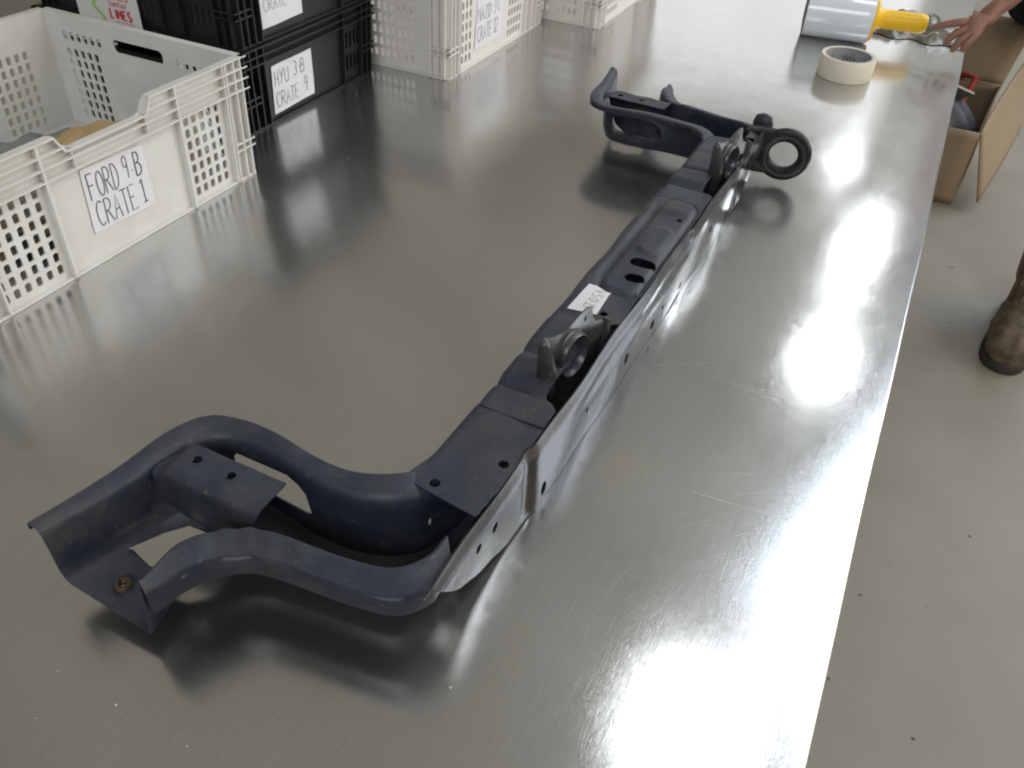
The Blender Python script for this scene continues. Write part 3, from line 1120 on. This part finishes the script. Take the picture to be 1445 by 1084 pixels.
# black crates, one on the other
LB, WB, HB = .42, .50, .158
for k, (dz, lbl, dx, dy) in enumerate(((.0, 'lower black plastic crate of the stack with paper label HYU 3-B CRATE 9', 0, 0), (.160, 'upper black plastic crate of the stack with paper label ending CRATE 4', .004, .004))):
    cb = crate('plastic_crate', lbl, 'crate', (-1.11 - WB / 2 - .006 + dx, 1.182 + LB / 2 + dy, dz), LB, WB, HB if k == 0 else .19, 'black_pl', group='black plastic crates in the stack',
               walls=([(-.195, -.157, .02, .115), (.12, .19, .02, .115)], [(-.215, -.145, .02, .13), (-.06, .06, .02, .1), (.145, .215, .02, .13)]), ribs=([(-.153, .003), (.105, .003)], [(-.13, .003), (-.08, .003), (.08, .003), (.13, .003)]),
               slot=(.0075, .034), pitch=(.0135, .042), rim=.03, nr=3, draft=.006)
    if k == 0:
        crate_label(cb, [(-.128, .014), (.001, .017), (.0, .110), (-.126, .109)], lambda z: WB / 2 - .006 * (1 - z / HB),
                    [('HYU', -.119, .068, .029, .68, .0013), ('3-B', -.062, .072, .028, .75, .0013), ('CRATE', -.120, .026, .029, .66, .0013), ('9', -.030, .030, .032, .55, .0013)], 'ink', name_label='white paper reading HYU 3-B CRATE 9')
    else:
        crate_label(cb, [(-.148, .020), (-.018, .022), (-.020, .115), (-.150, .115)], lambda z: WB / 2 - .006 * (1 - z / .19),
                    [('HYU 3', -.135, .075, .028, .8, .0012), ('CRATE', -.130, .049, .022, .8, .0012), ('4', -.045, .050, .024, .8, .0012)], 'inkg', name_label='white paper reading CRATE 4')

# lime carton between the white and the black crates
lc = thing('fruit_carton_panel', 'white carton panel printed LIMES in red hung on the upper black crate', 'carton', (-1.413, 1.174, .145))
bm = bmesh.new()
bbox(bm, -.08, .080, -.0015, .0015, .0, .21)
bmesh.ops.bevel(bm, geom=bm.edges[:], offset=.0005, segments=1, affect='EDGES')
from_bm('carton_body', bm, 'limebox', lc)
f3 = lambda a, b: ((-1.323 + a) * 1.068 + 1.413, -.0021, .7 - (.7 - b) * 1.068 - .145)
bm = bmesh.new()
write(bm, 'LIMES', .006, .207, .0155, .0042, f3, adv=.92, sx=.85, jit=0)
write(bm, 'TAHITIAN', .006, .227, .0085, .0013, f3, adv=.80, jit=0, sx=.95)
write(bm, 'RICES', .016, .240, .011, .0022, f3, adv=.85, jit=0)
for i in range(7):
    ribbon(bm, [(.016 + .004 * (i % 3), .202 - .004 * i), (.062 - .006 * (i % 2), .202 - .004 * i)], .0011, f3)
from_bm('red_lettering', bm, 'redink', lc, doubles=False)
bm = bmesh.new()
ribbon(bm, [(-.022 + .010 * math.sin(t * 2.2), .19 + t * .016) for t in np.linspace(0, 5, 24)], .007, lambda a, b: (f3(a, b)[0], -.0018, f3(a, b)[2]))
from_bm('green_print', bm, 'greenink', lc, doubles=False)

# things lying in the nearest crate
bm = bmesh.new()
g = bmesh.ops.create_icosphere(bm, subdivisions=4, radius=1)['verts']
rs = random.Random(3)
for v in g:
    n = v.co.normalized()
    k = 1 + .10 * math.sin(n.x * 9 + 2) * math.sin(n.y * 8) + .06 * math.sin(n.z * 21 + n.x * 17)
    v.co = Vector((n.x * .075, n.y * .085, n.z * .022 + n.y * .012)) * k
    v.co.z = max(v.co.z, -.055)
tag(from_bm('paper_parcel', bm, 'kraft'), 'flat tan paper parcel lying inside the nearest white crate', 'parcel').location = (-1.125, .835, .100)
bm = bmesh.new()
g = bmesh.ops.create_icosphere(bm, subdivisions=5, radius=1)['verts']
for v in g:
    n = v.co.normalized()
    k = 1 + .08 * math.sin(n.x * 13 + n.z * 9) + .07 * math.sin(n.y * 19 + n.x * 11) + .04 * math.sin(n.z * 43 + n.y * 31)
    v.co = Vector((n.x * .16, n.y * .21, n.z * .042)) * k
    v.co.z = max(v.co.z, -.055)
tag(from_bm('plastic_bundle', bm, 'plastic_bag'), 'grey plastic wrapped bundle inside the nearest white crate beside the tan parcel', 'bundle').location = (-1.20, .76, .045)

# ------------------------------------------------------------------ tape, film roll, wrap
tp = thing('masking_tape_roll', 'cream masking tape roll lying flat on the bench', 'tape', (-.152, 2.205, 0))
bm = bmesh.new()
lathe(bm, [(.0545, .0012), (.0635, .0005), (.0645, .002), (.0645, .048), (.0635, .0495), (.0545, .0485)], 64)
from_bm('tape', bm, 'tape', tp, 40)
bm = bmesh.new()
lathe(bm, [(.0515, .0006), (.0545, .0006), (.0545, .0496), (.0515, .0496)], 64)
core = from_bm('core', bm, 'core', tp, 40)
bm = bmesh.new()
for a0 in (15, 75, 135, 195, 255, 315):
    for q in range(4):
        aa = R_(a0 + q * 9)
        ribbon(bm, [(aa, .030 + .004 * (q % 2)), (aa + R_(4.5), .020)], .003 / .5, lambda a, b: (.0511 * math.cos(a), .0511 * math.sin(a), b))
        ribbon(bm, [(aa + R_(4.5), .020), (aa + R_(7.5), .033)], .003 / .5, lambda a, b: (.0511 * math.cos(a), .0511 * math.sin(a), b))
tag(from_bm('core_print', bm, 'coreprint', core, doubles=False), kind='stuff')

fr = thing('stretch_film_roll', 'roll of clear stretch film with yellow handle lying on the bench', 'film roll', (-.31, 2.47, .0655), R_(9))
bm = bmesh.new()
lathe(bm, [(.030, 0), (.062, 0), (.064, .002), (.0645, .01), (.0640, .09), (.0650, .155), (.063, .168), (.030, .168)], 56, 'X')
from_bm('film', bm, 'film', fr, 40)
bm = bmesh.new()
lathe(bm, [(.026, -.004), (.058, -.001), (.0642, -.0006), (.0642, .0), (.026, .001)], 48, 'X')
from_bm('cardboard_core', bm, 'filmcore', fr, 40)
bm = bmesh.new()
lathe(bm, [(.024, .168), (.058, .168), (.060, .171), (.058, .176), (.034, .178), (.026, .187), (.023, .196), (.0245, .21), (.023, .222), (.0245, .24), (.023, .26), (.0245, .28), (.0235, .298), (.018, .304), (.004, .305), (.004, .168)], 48, 'X')
from_bm('handle', bm, 'yellow', fr, 40)

bm = bmesh.new()
g = bmesh.ops.create_grid(bm, x_segments=90, y_segments=50, size=.5)['verts']
for v in g:
    x, y = v.co.x, v.co.y
    e = max(0, 1 - (abs(x) / .5) ** 4) * max(0, 1 - (abs(y) / .5) ** 4)
    z = .036 * e * (.6 + .3 * math.sin(x * 9 + y * 5) + .2 * math.sin(x * 17 - y * 11) + .08 * math.sin(x * 51 + y * 43))
    v.co = Vector((x * .30 + .01 * math.sin(y * 17), y * .22 + .012 * math.sin(x * 21), .002 + max(0, z)))
tag(from_bm('crumpled_film', bm, 'plastic_bag', ang=50), 'heap of crumpled grey plastic film behind the yellow handle', 'plastic film').location = (-.05, 2.70, 0)

# ------------------------------------------------------------------ cardboard box on the floor
cb = thing('cardboard_box', 'open brown cardboard box with raised flaps on the floor beside the bench', 'box', (0, 0, 0))


def quad(name, pts, m, parent, th=.005, nu=10):
    p = [Vector(q) for q in pts]
    bm = bmesh.new()
    G = []
    for i in range(nu + 1):
        row = []
        for j in range(nu + 1):
            u, v = i / nu, j / nu
            q = (p[0] * (1 - u) + p[1] * u) * (1 - v) + (p[3] * (1 - u) + p[2] * u) * v
            nrm = (p[1] - p[0]).cross(p[3] - p[0]).normalized()
            q = q + nrm * .006 * math.sin(u * 3.1) * math.sin(v * 4 + 1)
            row.append(bm.verts.new(q))
        G.append(row)
    for i in range(nu):
        for j in range(nu):
            bm.faces.new((G[i][j], G[i + 1][j], G[i + 1][j + 1], G[i][j + 1]))
    me_o = from_bm(name, bm, m, parent, 40)
    md = me_o.modifiers.new('s', 'SOLIDIFY')
    md.thickness = th
    md.offset = 0
    bake(me_o)
    return me_o


zb = -.698
A = (.271, 3.233)
quad('front_wall', [(-.19, 3.20, zb), (*A, zb), (*A, -.428), (-.19, 3.20, -.428)], 'card', cb)
quad('side_panel', [(*A, zb), (.325, 3.80, zb), (.325, 3.80, -.43), (*A, -.428)], 'card', cb)
quad('back_wall', [(-.15, 3.82, zb), (.325, 3.80, zb), (.325, 3.80, -.43), (-.15, 3.82, -.43)], 'card', cb)
quad('left_wall', [(-.19, 3.20, zb), (-.15, 3.82, zb), (-.15, 3.82, -.43), (-.19, 3.20, -.43)], 'card', cb)
quad('bottom_panel', [(-.19, 3.20, zb + .003), (*A, zb + .003), (.325, 3.80, zb + .003), (-.15, 3.82, zb + .003)], 'card', cb)
quad('flap', [(.274, 3.235, -.426), (.355, 3.66, -.29), (.43, 3.62, -.50), (.352, 3.22, -.665)], 'card', cb)
quad('flap', [(-.15, 3.82, -.428), (.325, 3.80, -.428), (.36, 3.86, -.20), (-.13, 3.9, -.20)], 'card', cb)

bm = bmesh.new()
g = bmesh.ops.create_icosphere(bm, subdivisions=5, radius=1)['verts']
for v in g:
    n = v.co.normalized()
    k = 1 + .08 * math.sin(n.x * 7 + n.z * 5) + .06 * math.sin(n.y * 13 + n.x * 9)
    v.co = Vector((n.x * .20, n.y * .17, n.z * .13)) * k
tag(from_bm('grey_cloth_bundle', bm, 'rag'), 'dark grey cloth bundle stuffed in the cardboard box', 'cloth').location = (.05, 3.42, -.51)
bm = bmesh.new()
g = bmesh.ops.create_icosphere(bm, subdivisions=5, radius=1)['verts']
for v in g:
    n = v.co.normalized()
    k = 1 + .10 * math.sin(n.x * 8 + n.z * 6) + .07 * math.sin(n.y * 15 + n.x * 10)
    v.co = Vector((n.x * .15, n.y * .10, n.z * .115)) * k
tag(from_bm('black_garment', bm, 'cloth'), 'bundled black garment lying on the raised rear flap of the cardboard box', 'cloth').location = (.385, 3.80, -.10)
bm = bmesh.new()
tube(bm, [(.10, 3.58, -.40), (.17, 3.55, -.34), (.21, 3.52, -.335), (.20, 3.50, -.40), (.19, 3.45, -.44)], [.008, .011, .012, .010, .007], 8)
tube(bm, [(.08, 3.66, -.36), (.13, 3.64, -.26), (.15, 3.62, -.20)], [.010, .012, .006], 8)
tag(from_bm('red_plastic_piece', bm, 'red'), 'bent red plastic piece sticking out of the cardboard box', 'plastic piece')
bm = bmesh.new()
bbox(bm, -.05, .05, -.004, .004, -.05, .05)
o = tag(from_bm('clear_plastic_scrap', bm, 'plastic_bag'), 'crumpled pale plastic scrap on the grey cloth in the box', 'plastic scrap')
o.location = (.15, 3.43, -.375)
o.rotation_euler = (R_(50), R_(20), R_(30))

# ------------------------------------------------------------------ person (leg, boot and reaching hand are in view)
P = thing('person', 'person in brown work boots reaching a bare hand onto the far bench end', 'person', (.56, 2.5, -.7))


def skinned(name, joints, bones, m, parent, sub=2):
    """joints: name -> ((x,y,z), rx, ry)"""
    keys = list(joints)
    me = bpy.data.meshes.new(name)
    me.from_pydata([joints[k][0] for k in keys], [(keys.index(a), keys.index(b)) for a, b in bones], [])
    o = link(name, me, None, parent)
    md = o.modifiers.new('skin', 'SKIN')
    md.use_smooth_shade = True
    md.branch_smoothing = .6
    for i, k in enumerate(keys):
        v = me.skin_vertices[0].data[i]
        v.radius = (joints[k][1], joints[k][2] if len(joints[k]) > 2 else joints[k][1])
        v.use_root = (i == 0)
    s = o.modifiers.new('sub', 'SUBSURF')
    s.levels = s.render_levels = sub
    bake(o)
    o.data.materials.clear()
    o.data.materials.append(M[m])
    o.data.polygons.foreach_set('use_smooth', [True] * len(o.data.polygons))
    return o


ox, oy, oz = .56, 2.5, -.7
J = {}
def j(k, x, y, z, r, r2=None):
    J[k] = ((x - ox, y - oy, z - oz), r, r2 or r)
j('pelvis', .57, 2.60, .22, .115, .09)
j('waist', .56, 2.58, .36, .10, .08)
j('chest', .53, 2.56, .54, .125, .09)
j('neckb', .51, 2.54, .68, .06, .05)
j('neck', .50, 2.52, .74, .048)
j('head', .49, 2.49, .84, .082, .09)
j('crown', .49, 2.49, .92, .06, .07)
j('nose', .48, 2.385, .84, .012)
j('shl', .36, 2.57, .64, .052)
j('ell', .27, 2.66, .40, .038)
j('fore', .235, 2.60, .30, .036)
j('wrl', .150, 2.51, .155, .025, .029)
j('shr', .67, 2.57, .64, .052)
j('elr', .76, 2.60, .40, .038)
j('wrr', .76, 2.48, .18, .024)
j('palmr', .755, 2.45, .12, .028, .02)
for i, (dx, l) in enumerate(((-.03, .06), (-.01, .075), (.01, .07), (.03, .055))):
    j('fr%d' % i, .755 + dx, 2.43, .08, .0095)
    j('gr%d' % i, .755 + dx * 1.1, 2.42, .08 - l, .008)
j('hipr', .67, 2.60, .12, .085)
j('kneer', .68, 2.57, -.25, .058)
j('ankr', .72, 2.62, -.60, .036)
j('hipl', .50, 2.60, .12, .085)
j('kneel', .470, 2.555, -.25, .056)
j('calfl', .485, 2.59, -.38, .050)
j('ankl', .490, 2.55, -.60, .036)
B = [('pelvis', 'waist'), ('waist', 'chest'), ('chest', 'neckb'), ('neckb', 'neck'), ('neck', 'head'), ('head', 'crown'), ('head', 'nose'), ('chest', 'shl'), ('shl', 'ell'), ('ell', 'fore'), ('fore', 'wrl'),
     ('chest', 'shr'), ('shr', 'elr'), ('elr', 'wrr'), ('wrr', 'palmr'), ('pelvis', 'hipr'), ('hipr', 'kneer'), ('kneer', 'ankr'), ('pelvis', 'hipl'), ('hipl', 'kneel'), ('kneel', 'calfl'), ('calfl', 'ankl')]
for i in range(4):
    B += [('palmr', 'fr%d' % i), ('fr%d' % i, 'gr%d' % i)]
# the reaching hand: palm, thumb and four bent fingers
j('palm', .118, 2.475, .122, .034, .020)
j('kn', .096, 2.455, .105, .034, .018)
B += [('wrl', 'palm'), ('palm', 'kn')]
fing = {
    'index': [(.082, 2.448, .106), (.052, 2.446, .098), (.026, 2.446, .088), (.006, 2.446, .080)],
    'middle': [(.086, 2.438, .092), (.062, 2.432, .078), (.050, 2.430, .060), (.046, 2.432, .046)],
    'ring': [(.094, 2.432, .084), (.078, 2.424, .066), (.070, 2.424, .048), (.068, 2.428, .034)],
    'little': [(.106, 2.430, .082), (.096, 2.420, .066), (.092, 2.420, .052), (.090, 2.424, .040)],
    'thumb': [(.112, 2.478, .098), (.092, 2.480, .076), (.078, 2.476, .062)],
}
for k, pts in fing.items():
    pr = 'palm' if k == 'thumb' else 'kn'
    rr = (.0122, .0106, .0094, .0078) if k != 'thumb' else (.0142, .0118, .0095)
    for i, p in enumerate(pts):
        j(k + str(i), *p, rr[i])
        B.append((pr, k + str(i)))
        pr = k + str(i)
body = skinned('body', J, B, 'skin', P)


def cloth(name, joints, bones, m):
    return skinned(name, {k: (tuple(np.array(J[k][0]) + np.array(d)), J[k][1] + e, J[k][2] + e) if isinstance(J.get(k), tuple) else v for k, (d, e) in joints.items() for v in (None,)}, bones, m, P)


cloth('shirt', {'pelvis': ((0, 0, .03), .012), 'waist': ((0, 0, 0), .014), 'chest': ((0, 0, 0), .014), 'neckb': ((0, 0, -.01), .012), 'shl': ((0, 0, 0), .016), 'shr': ((0, 0, 0), .016)},
      [('pelvis', 'waist'), ('waist', 'chest'), ('chest', 'neckb'), ('chest', 'shl'), ('chest', 'shr')], 'cloth')
cloth('shorts', {'pelvis': ((0, 0, 0), .016), 'hipl': ((0, 0, 0), .016), 'kneel': ((0, 0, .08), .03), 'hipr': ((0, 0, 0), .016), 'kneer': ((0, 0, .08), .03)},
      [('pelvis', 'hipl'), ('hipl', 'kneel'), ('pelvis', 'hipr'), ('hipr', 'kneer')], 'cloth')
cloth('hair', {'head': ((0, .018, .03), .006), 'crown': ((0, .012, 0), .02)}, [('head', 'crown')], 'hair')


def boot(x, y, rz):
    """toe towards -Y; rings from the toe, over the instep, up the shaft"""
    rings = [((0, -.150, .030), .010, .012, 0), ((0, -.146, .036), .032, .026, 0), ((0, -.128, .042), .046, .036, 0), ((0, -.095, .046), .052, .040, 5), ((-.002, -.055, .050), .053, .045, 12),
             ((-.002, -.015, .058), .048, .054, 28), ((0, .022, .078), .045, .066, 48), ((0, .055, .105), .045, .066, 66), ((0, .068, .135), .046, .058, 80), ((0, .072, .165), .049, .058, 88), ((0, .072, .186), .052, .060, 90), ((0, .072, .188), .046, .054, 90)]
    bm = bmesh.new()
    n = 28
    pv = None
    for (c, hw_, hh, an) in rings:
        a = R_(an)
        r = []
        for k in range(n):
            t = 2 * math.pi * k / n
            lx_, lz_ = hw_ * math.cos(t), hh * math.sin(t)
            py = -math.sin(a) * lz_
            pz = math.cos(a) * lz_
            if an > 40:
                py = -lz_ * math.sin(a)
            q = Vector((c[0] + lx_, c[1] + (py if an > 0 else 0), c[2] + pz))
            q += Vector((.0012 * math.sin(q.z * 160 + q.y * 60), .0015 * math.sin(q.z * 120 + q.x * 90), .0022 * math.sin(q.y * 150 + math.sin(q.x * 60) * 2) + .0012 * math.sin(q.x * 170)))
            q.z = max(q.z, .010)
            r.append(bm.verts.new(q))
        if pv:
            for k in range(n):
                bm.faces.new((pv[k], pv[(k + 1) % n], r[(k + 1) % n], r[k]))
        else:
            bm.faces.new(r)
        pv = r
    b = thing_part('boot', bm, 'boot', (x - ox, y - oy, 0), rz)
    # sole
    out = [(0, -.152), (.018, -.149), (.033, -.140), (.044, -.124), (.051, -.100), (.053, -.070), (.051, -.035), (.044, .01), (.043, .06), (.045, .10), (.035, .128), (0, .135)]
    loop = out + [(-p[0], p[1]) for p in out[::-1][1:-1]]
    bm = bmesh.new()
    lo = [bm.verts.new((p[0], p[1], .0)) for p in loop]
    mi = [bm.verts.new((p[0] * 1.02, p[1] * 1.01, .012)) for p in loop]
    hi = [bm.verts.new((p[0] * .98, p[1] * .99, .019)) for p in loop]
    k = len(loop)
    for a_, b_ in ((lo, mi), (mi, hi)):
        for i in range(k):
            bm.faces.new((a_[i], a_[(i + 1) % k], b_[(i + 1) % k], b_[i]))
    bm.faces.new(lo)
    bm.faces.new(hi)
    s = from_bm('sole', bm, 'sole', b, 50)
    bm = bmesh.new()
    for i in range(5):
        yy_, zz = -.035 + i * .018, .108 + i * .015
        tube(bm, [(-.024, yy_ + .008, zz - .004), (-.006, yy_ - .006, zz + .003), (.024, yy_ - .004 + .012, zz + .008)], .0028, 6)
        tube(bm, [(.024, yy_ + .008, zz - .004), (.006, yy_ - .006, zz + .004), (-.024, yy_ + .008, zz + .008)], .0028, 6)
    # bow loops
    for sx_ in (-1, 1):
        tube(bm, [(0, .0, .168), (sx_ * .022, -.022, .160), (sx_ * .034, -.034, .135), (sx_ * .022, -.034, .125), (sx_ * .006, -.012, .158)], .0028, 6)
        tube(bm, [(0, .0, .168), (sx_ * .015, -.03, .14), (sx_ * .018, -.045, .105)], .0026, 6)
    from_bm('lace', bm, 'lace', b, 50, doubles=False)
    return b


def thing_part(name, bm, m, loc, rz):
    o = from_bm(name, bm, m, P, 60)
    o.location = loc
    o.rotation_euler = (0, 0, rz)
    return o


boot(.497, 2.43, R_(-8)).scale = (1.22, 1.40, 1.4)
boot(.74, 2.56, R_(14)).scale = (1.4, 1.4, 1.25)
